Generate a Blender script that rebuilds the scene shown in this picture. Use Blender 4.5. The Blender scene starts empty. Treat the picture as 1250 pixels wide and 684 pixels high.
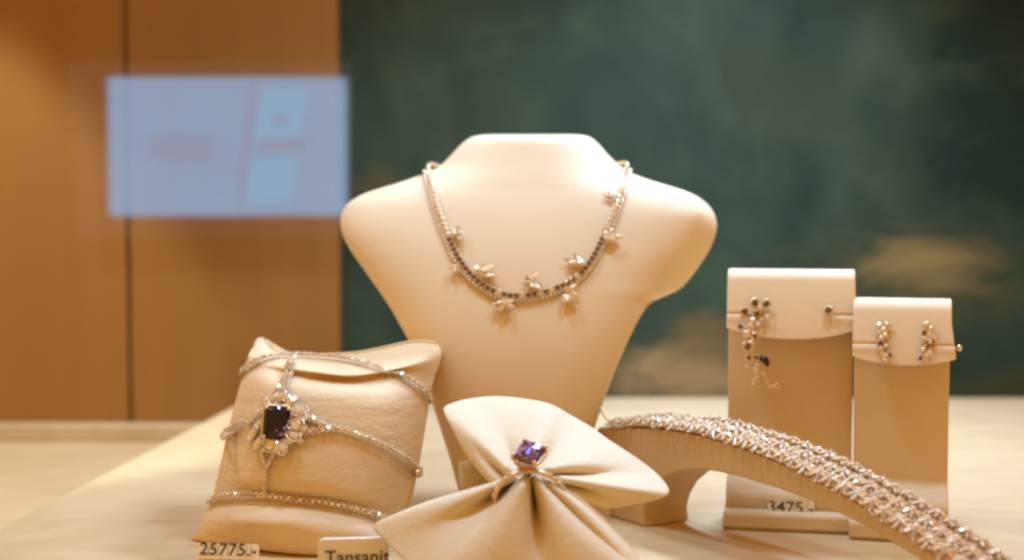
import bpy, bmesh, math, random
from mathutils import Vector, Matrix, Quaternion
from mathutils.bvhtree import BVHTree

random.seed(7)
S = 0.01                      # everything below is written in centimetres
SC = bpy.context.scene
COL = SC.collection
F, CX, CY = 1736.1, 625.0, 342.0
EYE = 16.3
TH = math.atan(92.0 / F)
CT, ST = math.cos(TH), math.sin(TH)

def ray(px, py):
    a, b = (px - CX) / F, (CY - py) / F
    return Vector((a, CT + b * ST, -ST + b * CT))
def P(px, py, D):             # the point at distance D (world Y) seen at a photograph pixel
    d = ray(px, py)
    return Vector((0, 0, EYE)) + d * (D / d.y)
def PZ(px, py, z):            # the point at height z
    d = ray(px, py)
    return Vector((0, 0, EYE)) + d * ((z - EYE) / d.z)

# ------------------------------------------------------------------ materials
def new_mat(name):
    m = bpy.data.materials.new(name); m.use_nodes = True
    nt = m.node_tree
    return m, nt, nt.nodes['Principled BSDF']
def simple(name, col, rough=0.5, metal=0.0, **kw):
    m, nt, b = new_mat(name)
    b.inputs['Base Color'].default_value = (*col, 1)
    b.inputs['Roughness'].default_value = rough
    b.inputs['Metallic'].default_value = metal
    for k, v in kw.items(): b.inputs[k].default_value = v
    return m
def N(nt, t, **kw):
    n = nt.nodes.new(t)
    for k, v in kw.items():
        if hasattr(n, k): setattr(n, k, v)
        else: n.inputs[k].default_value = v
    return n
def ramp(nt, stops):
    r = nt.nodes.new('ShaderNodeValToRGB')
    els = r.color_ramp.elements
    while len(els) < len(stops): els.new(0.5)
    for e, (p, c) in zip(els, stops):
        e.position = p; e.color = (*c, 1)
    return r
def leather(name, col, scale=420, bump=0.12, vary=0.06, rough=0.55, wrinkle=0.0):
    m, nt, b = new_mat(name)
    L = nt.links
    tc = N(nt, 'ShaderNodeTexCoord')
    n1 = N(nt, 'ShaderNodeTexNoise'); n1.inputs['Scale'].default_value = 22; n1.inputs['Detail'].default_value = 5
    L.new(tc.outputs['Object'], n1.inputs['Vector'])
    lo = tuple(c * (1 - vary * (1 + .5 * i)) for i, c in enumerate(col)); hi = tuple(min(.95, c * (1 + vary * .6)) for c in col)
    r = ramp(nt, [(0.32, lo), (0.68, hi)])
    L.new(n1.outputs['Fac'], r.inputs['Fac']); L.new(r.outputs['Color'], b.inputs['Base Color'])
    v = N(nt, 'ShaderNodeTexNoise'); v.inputs['Scale'].default_value = scale; v.inputs['Detail'].default_value = 3
    L.new(tc.outputs['Object'], v.inputs['Vector'])
    h = v.outputs['Fac']
    if wrinkle:
        mp = N(nt, 'ShaderNodeMapping'); mp.inputs['Scale'].default_value = (35, 35, 190)
        L.new(tc.outputs['Object'], mp.inputs['Vector'])
        w = N(nt, 'ShaderNodeTexNoise'); w.inputs['Scale'].default_value = 1.0; w.inputs['Detail'].default_value = 6; w.inputs['Distortion'].default_value = .8
        L.new(mp.outputs['Vector'], w.inputs['Vector'])
        mx = N(nt, 'ShaderNodeMath', operation='MULTIPLY_ADD'); mx.inputs[1].default_value = wrinkle
        L.new(w.outputs['Fac'], mx.inputs[0]); L.new(v.outputs['Fac'], mx.inputs[2]); h = mx.outputs[0]
    bp = N(nt, 'ShaderNodeBump'); bp.inputs['Strength'].default_value = bump; bp.inputs['Distance'].default_value = 0.0006
    L.new(h, bp.inputs['Height']); L.new(bp.outputs['Normal'], b.inputs['Normal'])
    b.inputs['Roughness'].default_value = rough
    b.inputs['Specular IOR Level'].default_value = 0.25
    return m

CREAM = (0.80, 0.66, 0.48)
M = {}
M['bust'] = leather('bust_leatherette', (0.83, 0.63, 0.36), 500, .06, .03, .6)
M['pillow'] = leather('pillow_leather', (0.80, 0.585, 0.31), 350, .5, .06, .6, wrinkle=2.2)
M['cloth'] = leather('cloth_leather', (0.75, 0.60, 0.355), 300, .55, .045, .62)
M['stand'] = leather('stand_leather', (0.74, 0.56, 0.31), 500, .12, .06, .6)
M['flap'] = leather('flap_leather', (0.82, 0.61, 0.33), 420, .2, .04, .6)
M['ramp'] = leather('ramp_leather', (0.62, 0.41, 0.175), 420, .2, .06, .55)
M['gold'] = simple('pale_gold', (0.88, 0.63, 0.33), .34, .72)
M['rose'] = simple('rose_gold', (0.84, 0.56, 0.31), .3, .75)
M['silver'] = simple('white_gold', (0.86, 0.70, 0.47), .32, .72)
M['darkmetal'] = simple('shadowed_oxidised_gold', (0.30, 0.19, 0.09), .3, 1)
M['diamond'] = simple('diamond', (0.93, 0.80, 0.60), .12, .7)
M['champagne'] = simple('champagne_diamond', (0.86, 0.65, 0.37), .16, .6)
M['star_gold'] = simple('star_pale_gold', (0.81, 0.555, 0.26), .35, .05)
M['star_centre'] = simple('star_centre_stone', (0.95, 0.84, 0.68), .2, .3)
M['star_stone'] = simple('star_pave_stone', (0.83, 0.585, 0.30), .25, .1)
M['star_shade'] = simple('star_brown_stone', (0.58, 0.38, 0.18), .3, .15)
M['diamond_dark'] = simple('diamond_dark_reflection', (0.20, 0.115, 0.045), .1, .6)  # diamonds that only reflect darkly, the darkness put into their colour
M['black'] = simple('black_enamel', (0.02, 0.014, 0.01), .2)
M['violet'] = simple('violet_stone', (0.26, 0.10, 0.34), .04, .9)
M['ink'] = simple('dark_print', (0.06, 0.05, 0.035), .6)
M['tag'] = leather('tag_plastic', (0.84, 0.66, 0.38), 300, .05, .05, .4)
M['card'] = simple('card_plastic', (0.84, 0.73, 0.57), .35)
M['thread'] = simple('thread', (0.62, 0.42, 0.2), .6)

def gem_glass(name, col, ior=1.74):
    m, nt, b = new_mat(name)
    b.inputs['Base Color'].default_value = (*col, 1)
    b.inputs['Roughness'].default_value = 0.0
    b.inputs['IOR'].default_value = ior
    b.inputs['Transmission Weight'].default_value = 1.0
    return m
M['tanzanite'] = simple('tanzanite', (0.13, 0.07, 0.27), .10, .85)
M['tanzanite_pale'] = simple('tanzanite_bright_reflection', (0.56, 0.47, 0.80), .12, .85)  # pale and mid tints put the gem's internal reflections into facet colour
M['tanzanite_mid'] = simple('tanzanite_mid_reflection', (0.30, 0.18, 0.50), .10, .85)
M['deep_violet'] = simple('deep_violet_stone', (0.012, 0.005, 0.014), .03)
M['violet_glint'] = simple('violet_sparkle', (0.30, 0.20, 0.55), .05, .9)

def table_mat(name='pale_veneer', k=1.0):
    m, nt, b = new_mat(name); L = nt.links
    tc = N(nt, 'ShaderNodeTexCoord')
    mp = N(nt, 'ShaderNodeMapping'); mp.inputs['Scale'].default_value = (9, 16, 20)
    L.new(tc.outputs['Object'], mp.inputs['Vector'])
    n = N(nt, 'ShaderNodeTexNoise'); n.inputs['Scale'].default_value = 1.6; n.inputs['Detail'].default_value = 7; n.inputs['Distortion'].default_value = 1.1
    L.new(mp.outputs['Vector'], n.inputs['Vector'])
    r = ramp(nt, [(0.28, (0.60 * k, 0.405 * k, 0.18 * k)), (0.5, (0.66 * k, 0.455 * k, 0.21 * k)), (0.72, (0.71 * k, 0.50 * k, 0.245 * k))])
    L.new(n.outputs['Fac'], r.inputs['Fac']); L.new(r.outputs['Color'], b.inputs['Base Color'])
    b.inputs['Roughness'].default_value = .42
    bp = N(nt, 'ShaderNodeBump'); bp.inputs['Strength'].default_value = .08; bp.inputs['Distance'].default_value = .0005
    L.new(n.outputs['Fac'], bp.inputs['Height']); L.new(bp.outputs['Normal'], b.inputs['Normal'])
    return m
M['table'] = table_mat(); M['lower_table'] = table_mat('tan_veneer', .80)

def panel_mat(name, k):
    m, nt, b = new_mat(name); L = nt.links
    tc = N(nt, 'ShaderNodeTexCoord')
    mp = N(nt, 'ShaderNodeMapping'); mp.inputs['Scale'].default_value = (26, 26, 1.5)
    L.new(tc.outputs['Object'], mp.inputs['Vector'])
    n = N(nt, 'ShaderNodeTexNoise'); n.inputs['Scale'].default_value = 1.3; n.inputs['Detail'].default_value = 6
    L.new(mp.outputs['Vector'], n.inputs['Vector'])
    a, c = (0.292 * k, 0.131 * k, 0.0245 * k), (0.324 * k, 0.146 * k, 0.0275 * k)
    r = ramp(nt, [(0.3, a), (0.7, c)])
    L.new(n.outputs['Fac'], r.inputs['Fac']); L.new(r.outputs['Color'], b.inputs['Base Color'])
    b.inputs['Roughness'].default_value = .5; b.inputs['Specular IOR Level'].default_value = .2
    return m
M['panel_a'] = panel_mat('brown_panel', 1.0)
M['panel_b'] = panel_mat('brown_panel_right', 0.97)
M['panel_edge'] = simple('panel_edge', (0.11, 0.055, 0.016), .6)

# ------------------------------------------------------------------ objects
def empty(name, loc, label=None, cat=None, group=None):
    o = bpy.data.objects.new(name, None); COL.objects.link(o)
    o.location = Vector(loc) * S; o.empty_display_size = .01
    if label: tag(o, label, cat, group)
    return o
def tag(o, label=None, cat=None, group=None, kind=None):
    if label: o['label'] = label
    if cat: o['category'] = cat
    if group: o['group'] = group
    if kind: o['kind'] = kind
    return o
def wloc(o):
    v = Vector(o.location)
    while o.parent: o = o.parent; v += Vector(o.location)
    return v
class MB:
    def __init__(s): s.v = []; s.f = []; s.m = []; s.sm = []
    def add(s, verts, faces, mi=0, smooth=True):
        k = len(s.v); s.v += [Vector(v) for v in verts]
        for f in faces: s.f.append([i + k for i in f]); s.m.append(mi); s.sm.append(smooth)
    def grid(s, pts, mi=0, closed_u=False, closed_v=False, smooth=True, flip=False):
        R, Cn = len(pts), len(pts[0]); fs = []
        for i in range(R if closed_v else R - 1):
            for j in range(Cn if closed_u else Cn - 1):
                a, b_ = i * Cn + j, i * Cn + (j + 1) % Cn
                c, d = ((i + 1) % R) * Cn + (j + 1) % Cn, ((i + 1) % R) * Cn + j
                fs.append([a, d, c, b_] if flip else [a, b_, c, d])
        s.add([p for r in pts for p in r], fs, mi, smooth)
    def box(s, lo, hi, mi=0):
        (x0, y0, z0), (x1, y1, z1) = lo, hi
        s.add([(x0,y0,z0),(x1,y0,z0),(x1,y1,z0),(x0,y1,z0),(x0,y0,z1),(x1,y0,z1),(x1,y1,z1),(x0,y1,z1)],
              [[0,3,2,1],[4,5,6,7],[0,1,5,4],[1,2,6,5],[2,3,7,6],[3,0,4,7]], mi, False)
    def tube(s, path, r, n=8, mi=0, closed=False):
        path = [Vector(p) for p in path]; K = len(path); rings = []
        up = Vector((0.1, 0.2, 1)).normalized()
        for i, p in enumerate(path):
            t = (path[(i + 1) % K] - path[i - 1]) if closed else (path[min(i + 1, K - 1)] - path[max(i - 1, 0)])
            t.normalize()
            a = up - t * up.dot(t)
            if a.length < 1e-3: a = Vector((1, 0, 0)) - t * t.x
            a.normalize(); b_ = t.cross(a); up = a
            rr = r(i / max(1, K - 1)) if callable(r) else r
            rings.append([p + (a * math.cos(q) + b_ * math.sin(q)) * rr for q in [2 * math.pi * j / n for j in range(n)]])
        s.grid(rings, mi, closed_u=True, closed_v=closed)
        if not closed:
            for rg, fl in ((rings[0], True), (rings[-1], False)):
                s.add(rg, [list(range(n))[::-1] if not fl else list(range(n))], mi)
    def ball(s, c, r, mi=0, n=8, sq=(1, 1, 1)):
        c = Vector(c); rows = []
        for i in range(n // 2 + 1):
            ph = math.pi * i / (n // 2)
            rows.append([c + Vector((sq[0]*r*math.sin(ph)*math.cos(2*math.pi*j/n), sq[1]*r*math.sin(ph)*math.sin(2*math.pi*j/n), sq[2]*r*math.cos(ph))) for j in range(n)])
        s.grid(rows, mi, closed_u=True)
    def gem(s, c, nrm, r, n=8, mi=0, tang=None, ar=1.0, tab=.55, h=.4, dep=.55, rot=0.0, pear=0.0):
        c = Vector(c); a, b_, nn = frame(nrm, tang)
        def ring(k, z, off=0):
            out = []
            for j in range(n):
                q = 2 * math.pi * (j + off) / n + rot
                pr = 1 - pear * math.cos(q) * .35 if pear else 1
                out.append(c + (a * math.cos(q) * ar * (1 + pear * .35) + b_ * math.sin(q) * pr) * (r * k) + nn * (z * r))
            return out
        rings = [ring(tab, h), ring(1, .06), ring(1, -.04), ring(.3, -dep)]
        s.grid(rings, mi, closed_u=True, smooth=False, flip=True)
        s.add(rings[0], [list(range(n))], mi, False); s.add(rings[-1], [list(range(n))[::-1]], mi, False)
    def build(s, name, mats, root=None, sub=0, bevel=0, solid=0):
        me = bpy.data.meshes.new(name)
        off = wloc(root) if root else Vector((0, 0, 0))
        me.from_pydata([tuple(v * S - off) for v in s.v], [], s.f)
        for mm in (mats if isinstance(mats, (list, tuple)) else [mats]): me.materials.append(M[mm] if isinstance(mm, str) else mm)
        me.polygons.foreach_set('material_index', s.m); me.polygons.foreach_set('use_smooth', s.sm)
        bm = bmesh.new(); bm.from_mesh(me)
        bmesh.ops.remove_doubles(bm, verts=bm.verts, dist=1e-6)
        bmesh.ops.recalc_face_normals(bm, faces=bm.faces)
        bm.to_mesh(me); bm.free()
        o = bpy.data.objects.new(name, me); COL.objects.link(o)
        if root: o.parent = root
        if solid:
            q = o.modifiers.new('solid', 'SOLIDIFY'); q.thickness = solid * S; q.offset = 0; q.use_rim = True
        if bevel:
            q = o.modifiers.new('bevel', 'BEVEL'); q.width = bevel * S; q.segments = 3; q.limit_method = 'ANGLE'; q.angle_limit = math.radians(40)
        if sub:
            q = o.modifiers.new('sub', 'SUBSURF'); q.levels = sub; q.render_levels = sub
        return o
    def bvh(s): return BVHTree.FromPolygons(s.v, s.f)
def frame(nrm, tang=None):
    nn = Vector(nrm).normalized()
    t = Vector(tang) if tang is not None else Vector((1, 0.05, 0.02))
    a = t - nn * t.dot(nn)
    if a.length < 1e-4: a = Vector((0, 0, 1)) - nn * nn.z
    a.normalize()
    return a, nn.cross(a), nn
def copy_under(src, parent, mat):
    o = src.copy(); COL.objects.link(o); o.parent = parent; o.matrix_local = mat
    return o
def place(c, nrm, tang, k, root):     # matrix that sets a prototype (1 unit = 1 cm, +Z out) at a spot of a thing
    a, b_, nn = frame(nrm, tang)
    m = Matrix((a, b_, nn)).transposed().to_4x4() @ Matrix.Scale(k, 4)
    m.translation = Vector(c) * S - wloc(root)
    return m
def cr(pts, t):                       # Catmull-Rom over n-dim tuples
    n = len(pts) - 1; x = max(0, min(n - 1e-9, t * n)); i = int(x); u = x - i
    p = [pts[max(0, i - 1)], pts[i], pts[min(n, i + 1)], pts[min(n, i + 2)]]
    return tuple(.5 * (2*p[1][k] + (-p[0][k] + p[2][k])*u + (2*p[0][k] - 5*p[1][k] + 4*p[2][k] - p[3][k])*u*u + (-p[0][k] + 3*p[1][k] - 3*p[2][k] + p[3][k])*u**3) for k in range(len(p[1])))
def resample(pts, step=None, n=None):
    fine = [Vector(cr([tuple(p) for p in pts], i / 600)) for i in range(601)]
    L = [0]
    for a, b_ in zip(fine, fine[1:]): L.append(L[-1] + (b_ - a).length)
    k = n or max(2, int(L[-1] / step)); out = []; j = 0
    for i in range(k + 1):
        d = L[-1] * i / k
        while j < 599 and L[j + 1] < d: j += 1
        u = (d - L[j]) / max(1e-9, L[j + 1] - L[j]); out.append(fine[j].lerp(fine[j + 1], min(1, u)))
    return out
def hit(bv, px, py, fb=None):
    o = Vector((0, 0, EYE)); d = ray(px, py).normalized()
    loc, n, i, t = bv.ray_cast(o, d)
    if loc is None: return (P(px, py, fb) if fb else None), Vector((0, -1, .2)).normalized()
    if n.dot(d) > 0: n = -n
    return loc, n
def interp(tab, y):
    if y <= tab[0][0]: return tab[0][1:]
    for a, b_ in zip(tab, tab[1:]):
        if y <= b_[0]:
            u = (y - a[0]) / (b_[0] - a[0]); return tuple(p + (q - p) * u for p, q in zip(a[1:], b_[1:]))
    return tab[-1][1:]

# ================================================================== the setting
mb = MB(); mb.box((-90, 20, -5.6), (90, 140, -4.6)); fl = mb.build('lower_tabletop', 'lower_table'); tag(fl, kind='structure')
A, B = PZ(-2, 646, 0), PZ(305, 486, 0)
dirv = (B - A) / (B.y - A.y)
A2 = A + dirv * (25 - A.y); B2 = B + dirv * (119.5 - B.y)
mb = MB()
top = [(A2.x, 25, 0), (80, 25, 0), (80, 119.5, 0), (B2.x, 119.5, 0)]
bot = [(x, y, -4.596) for x, y, z in top]
mb.add(top + bot, [[0,1,2,3],[7,6,5,4],[0,4,5,1],[1,5,6,2],[2,6,7,3],[3,7,4,0]], 0, False)
tag(mb.build('raised_tabletop', 'table', bevel=.12), kind='structure')
xs = lambda px, D: (px - CX) * D / F
mb = MB(); mb.box((-90, 124.6, -4.595), (xs(420, 125), 126.0, -3.1)); tag(mb.build('skirting', 'lower_table', bevel=.15), kind='structure')

def wall_panel(x0, x1, mat, label):
    r = empty('wall_panel', ((x0 + x1) / 2, 126.1, -4.59), label, 'wall panel', 'brown wall panels')
    q = MB(); q.box((x0, 126.05, -4.59), (x1, 128, 70)); q.build('board', mat, r, bevel=.12)
    return r
wall_panel(-90, xs(154, 126), 'panel_a', 'brown wall panel at the far left, left of the dark vertical seam')
p2 = wall_panel(xs(158.2, 126), xs(413.5, 126), 'panel_b', 'brown wall panel between the dark seam and the green backdrop')
q = MB(); q.box((xs(413.7, 126), 126.2, -4.59), (xs(416.5, 126), 128, 70)); q.build('edge_strip', 'panel_edge', p2)
mb = MB(); mb.box((xs(154.3, 126.5), 126.35, -4.59), (xs(157.9, 126.5), 127.9, 70))
sg = mb.build('seam_strip', 'panel_edge'); tag(sg, 'thin dark strip in the vertical seam between the two brown panels', 'trim strip')

def backdrop_mat():
    m, nt, b = new_mat('painted_backdrop'); L = nt.links
    tc = N(nt, 'ShaderNodeTexCoord')
    n = N(nt, 'ShaderNodeTexNoise'); n.inputs['Scale'].default_value = 9; n.inputs['Detail'].default_value = 8; n.inputs['Roughness'].default_value = .62; n.inputs['Distortion'].default_value = .5
    L.new(tc.outputs['Object'], n.inputs['Vector'])
    r = ramp(nt, [(0.3, (0.018, 0.036, 0.020)), (0.5, (0.031, 0.054, 0.029)), (0.7, (0.051, 0.079, 0.041))])
    L.new(n.outputs['Fac'], r.inputs['Fac'])
    # finer warped noise used to break the tan patches
    n2 = N(nt, 'ShaderNodeTexNoise'); n2.inputs['Scale'].default_value = 13; n2.inputs['Detail'].default_value = 9; n2.inputs['Roughness'].default_value = .65; n2.inputs['Distortion'].default_value = .9
    mp0 = N(nt, 'ShaderNodeMapping'); mp0.inputs['Scale'].default_value = (.7, 1, 1.5)
    L.new(tc.outputs['Object'], mp0.inputs['Vector']); L.new(mp0.outputs['Vector'], n2.inputs['Vector'])
    mpv = N(nt, 'ShaderNodeMapping'); mpv.inputs['Scale'].default_value = (22, 1, 9); mpv.inputs['Rotation'].default_value = (0, .35, 0)
    nv = N(nt, 'ShaderNodeTexNoise'); nv.inputs['Scale'].default_value = 1.5; nv.inputs['Detail'].default_value = 6; nv.inputs['Roughness'].default_value = .7
    L.new(tc.outputs['Object'], mpv.inputs['Vector']); L.new(mpv.outputs['Vector'], nv.inputs['Vector'])
    rv = ramp(nt, [(0.25, (.86, .86, .86)), (0.75, (1.14, 1.14, 1.14))]); L.new(nv.outputs['Fac'], rv.inputs['Fac'])
    mv = N(nt, 'ShaderNodeMix', data_type='RGBA', blend_type='MULTIPLY'); mv.inputs[0].default_value = 1
    L.new(r.outputs['Color'], mv.inputs[6]); L.new(rv.outputs['Color'], mv.inputs[7])
    cur = mv.outputs[2]
    def patch(px, py, rx, rz, col, amt, cur, thr=.48, sharp=.16):
        c = P(px, py, 127) * S
        mp = N(nt, 'ShaderNodeMapping', vector_type='POINT')
        sx, sz = 1 / (rx * 127 / F * S), 1 / (rz * 127 / F * S)
        mp.inputs['Scale'].default_value = (sx, 0, sz); mp.inputs['Location'].default_value = (-c.x * sx, 0, -c.z * sz)
        L.new(tc.outputs['Object'], mp.inputs['Vector'])
        ln = N(nt, 'ShaderNodeVectorMath', operation='LENGTH'); L.new(mp.outputs['Vector'], ln.inputs[0])
        mr = N(nt, 'ShaderNodeMapRange', interpolation_type='SMOOTHSTEP'); mr.inputs[1].default_value = 1.15; mr.inputs[2].default_value = .0; mr.inputs[3].default_value = 0; mr.inputs[4].default_value = .42
        L.new(ln.outputs['Value'], mr.inputs[0])
        ad = N(nt, 'ShaderNodeMath', operation='ADD'); L.new(mr.outputs[0], ad.inputs[0]); L.new(n2.outputs['Fac'], ad.inputs[1])
        m2 = N(nt, 'ShaderNodeMapRange', interpolation_type='SMOOTHSTEP'); m2.inputs[1].default_value = thr + .17; m2.inputs[2].default_value = thr + .17 + sharp * 2; m2.inputs[3].default_value = 0; m2.inputs[4].default_value = amt
        L.new(ad.outputs[0], m2.inputs[0])
        mu = N(nt, 'ShaderNodeMath', operation='MULTIPLY'); L.new(m2.outputs[0], mu.inputs[0])
        m3 = N(nt, 'ShaderNodeMapRange'); m3.inputs[1].default_value = 0; m3.inputs[2].default_value = .1; L.new(mr.outputs[0], m3.inputs[0]); L.new(m3.outputs[0], mu.inputs[1])
        mx = N(nt, 'ShaderNodeMix', data_type='RGBA'); mx.inputs[7].default_value = (*col, 1)
        L.new(mu.outputs[0], mx.inputs[0]); L.new(cur, mx.inputs[6]); return mx.outputs[2]
    cur = patch(1225, 110, 130, 270, (0.006, 0.019, 0.012), .8, cur, thr=.40)
    cur = patch(620, 130, 330, 130, (0.035, 0.060, 0.034), .4, cur)
    cur = patch(940, 120, 190, 140, (0.045, 0.052, 0.018), .45, cur)
    cur = patch(1110, 345, 230, 100, (0.085, 0.068, 0.020), .6, cur, thr=.38, sharp=.2)
    cur = patch(1130, 325, 125, 62, (0.26, 0.185, 0.06), .85, cur, thr=.36, sharp=.2)
    cur = patch(845, 468, 150, 60, (0.40, 0.25, 0.09), .9, cur, thr=.34, sharp=.2)
    cur = patch(862, 415, 60, 50, (0.20, 0.125, 0.04), .6, cur, thr=.40, sharp=.2)
    cur = patch(462, 228, 60, 46, (0.13, 0.085, 0.025), .6, cur, thr=.38, sharp=.2)
    cur = patch(1210, 475, 120, 45, (0.07, 0.066, 0.02), .6, cur, thr=.40)
    L.new(cur, b.inputs['Base Color'])
    b.inputs['Roughness'].default_value = .7; b.inputs['Specular IOR Level'].default_value = .15
    return m
M['backdrop'] = backdrop_mat()
mb = MB(); mb.box((xs(416.8, 126), 127, -4.59), (90, 128, 70))
bd = mb.build('backdrop', 'backdrop'); tag(bd, 'dark green painted backdrop with blurred tan clouds behind the bust', 'backdrop')

# ================================================================== window-glass reflection of an outside sign, added as glowing slabs
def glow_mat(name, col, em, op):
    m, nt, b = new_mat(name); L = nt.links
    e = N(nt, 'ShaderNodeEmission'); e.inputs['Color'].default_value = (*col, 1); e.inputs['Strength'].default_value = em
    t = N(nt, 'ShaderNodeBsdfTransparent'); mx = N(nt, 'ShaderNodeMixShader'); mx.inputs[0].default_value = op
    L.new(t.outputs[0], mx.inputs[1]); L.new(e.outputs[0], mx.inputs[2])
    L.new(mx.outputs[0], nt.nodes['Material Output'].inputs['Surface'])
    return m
M['reflection'] = glow_mat('window_reflection_face', (0.30, 0.42, 0.60), 1.0, .50)
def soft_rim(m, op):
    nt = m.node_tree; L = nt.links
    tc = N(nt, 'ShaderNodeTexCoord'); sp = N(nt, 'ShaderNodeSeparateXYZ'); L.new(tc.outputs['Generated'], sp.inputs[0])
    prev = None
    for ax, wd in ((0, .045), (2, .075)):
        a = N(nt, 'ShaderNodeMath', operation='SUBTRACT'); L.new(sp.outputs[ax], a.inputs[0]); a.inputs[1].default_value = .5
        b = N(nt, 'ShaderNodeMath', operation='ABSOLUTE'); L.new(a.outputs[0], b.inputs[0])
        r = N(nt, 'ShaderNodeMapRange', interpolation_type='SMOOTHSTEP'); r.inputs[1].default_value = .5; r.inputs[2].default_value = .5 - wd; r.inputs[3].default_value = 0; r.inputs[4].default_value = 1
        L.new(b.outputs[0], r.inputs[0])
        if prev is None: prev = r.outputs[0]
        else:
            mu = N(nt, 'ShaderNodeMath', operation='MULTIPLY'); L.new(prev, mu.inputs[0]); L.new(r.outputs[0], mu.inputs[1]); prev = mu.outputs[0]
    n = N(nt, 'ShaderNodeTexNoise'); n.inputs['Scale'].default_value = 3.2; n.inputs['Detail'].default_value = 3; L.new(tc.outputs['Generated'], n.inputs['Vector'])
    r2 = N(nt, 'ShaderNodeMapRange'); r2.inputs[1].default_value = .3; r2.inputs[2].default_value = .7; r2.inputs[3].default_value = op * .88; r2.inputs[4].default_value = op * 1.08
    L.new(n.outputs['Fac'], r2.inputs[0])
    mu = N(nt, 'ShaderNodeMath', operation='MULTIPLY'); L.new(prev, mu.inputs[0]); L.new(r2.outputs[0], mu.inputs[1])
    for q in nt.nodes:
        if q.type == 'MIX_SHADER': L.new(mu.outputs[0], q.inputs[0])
soft_rim(M['reflection'], .52)
M['reflection_patch'] = glow_mat('window_reflection_patch', (0.25, 0.43, 0.60), 1.0, .3)
M['reflection_line'] = glow_mat('window_reflection_line', (0.30, 0.29, 0.40), 1.0, .3)
M['reflection_blur'] = glow_mat('window_reflection_blur', (0.33, 0.28, 0.34), 1.0, .26)
M['reflection_halo'] = glow_mat('reflection_halo', (0.40, 0.26, 0.25), 1.0, .03)
for k_, o_ in (('reflection_patch', .3), ('reflection_line', .3), ('reflection_blur', .26)): soft_rim(M[k_], o_)
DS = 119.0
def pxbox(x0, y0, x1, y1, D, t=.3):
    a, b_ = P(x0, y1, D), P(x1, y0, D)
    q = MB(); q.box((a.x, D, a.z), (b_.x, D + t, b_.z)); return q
refl = empty('window_reflection', P(278, 270, DS), 'pale blue window reflection, added as a glowing see-through slab before the brown panels', 'reflection')
pxbox(127, 88, 429, 270, DS).build('reflection_face', 'reflection', refl)
pxbox(88, 76, 430, 290, DS + .6, .1).build('reflection_halo_sheet', 'reflection_halo', refl)  # faint glow around the window reflection, added as a sheet
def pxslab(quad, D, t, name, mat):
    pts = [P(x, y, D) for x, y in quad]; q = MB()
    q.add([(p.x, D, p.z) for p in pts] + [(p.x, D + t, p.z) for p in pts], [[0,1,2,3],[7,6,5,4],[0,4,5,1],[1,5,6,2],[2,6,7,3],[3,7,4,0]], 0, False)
    return q.build(name, mat, refl)
pxslab([(321, 110), (375, 108), (366, 167), (311, 169)], DS - .4, .2, 'reflection_patch', 'reflection_patch')
pxslab([(308, 192), (362, 190), (354, 247), (299, 248)], DS - .4, .2, 'reflection_patch', 'reflection_patch')
pxslab([(304, 96), (316, 96), (297, 262), (284, 262)], DS - .5, .2, 'reflection_slant', 'reflection_line')
pxbox(181, 163, 260, 198, DS - .4, .2).build('reflection_blur_patch', 'reflection_blur', refl)
pxbox(332, 139, 353, 156, DS - .8, .2).build('reflection_blur_patch', 'reflection_line', refl)
pxbox(316, 170, 372, 184, DS - .8, .2).build('reflection_blur_patch', 'reflection_blur', refl)

# ================================================================== necklace bust
BT = [ # py, xl, xr, right ridge inset, front D, edge offset, back thickness
 (164.6,600,700,0,78.6,3.0,4.5),(165.2,586,711,0,77.9,3.4,5),(167,576,720,0,77.4,3.8,5.5),(171,569,726,0,77.1,4,5.5),(178,561,733,0,76.9,4.2,5.5),(188,552,741,0,76.7,4.3,5.5),
 (200,541,753,0,76.4,4.5,5),(208,530,763,0,76.2,4.7,4.5),(214,514,775,0,76.05,4.9,4),(220,497,791,0,75.9,5.1,4),(227,476,816,1,75.7,5.2,4),(233,453,838,2,75.5,5.2,4),
 (240,436,853,5,75.35,5.1,4),(250,422,865,9,75.1,5,4),(262,416,873,15,74.8,4.8,4),(276,415,875.5,22,74.5,4.6,4),(290,419,873,27,74.2,4.4,4),(308,429,865,31,73.9,4.2,4),
 (326,442,853,34,73.6,3.9,4),(342,453,841,35,73.4,3.6,4),(353,461,831,31,73.2,3.4,4),(359,465,822,24,73.15,3.3,3.6),(363,468,806,11,73.1,3.2,3),(368,471,795.5,4,73.0,3.1,2.5),(378,478,787,1,72.9,3,2.2),
 (391,485,779,0,72.8,2.9,2),(420,501,765,0,72.5,2.7,2),(450,513,752,0,72.35,2.6,2),(480,523.5,740.5,0,72.3,2.5,2),(522,537,726,0,72.35,2.4,2),(560,549,714,0,72.5,2.4,2),(604,561,703,0,72.8,2.4,2),(634,568,696,0,73.0,2.4,2)]
def smooth_bust(y):
    def avg(sig, cols):
        tot = [0] * len(cols); ws = 0
        for k in range(-8, 9):
            yy = y + k * sig / 3.2
            w = math.exp(-(k / 3.2) ** 2 / 2)
            # mirror at the ends so the rim keeps its place
            y0, y1 = BT[0][0], BT[-1][0]
            e = interp(BT, min(y1, max(y0, yy)))
            for i, c in enumerate(cols): tot[i] += w * e[c]
            ws += w
        return [t / ws for t in tot]
    so = min(3.5, max(.01, (y - 165) / 3)); sd = min(38, max(.3, (y - 165) / 1.8))
    (xl,) = avg(so, (0,)); xr, rin = avg(min(4.5, so * 1.3), (1, 2)); Df, Be = avg(sd, (3, 4)); (t,) = avg(min(14, sd), (5,))
    return xl, xr, rin, Df, Be, t
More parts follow.
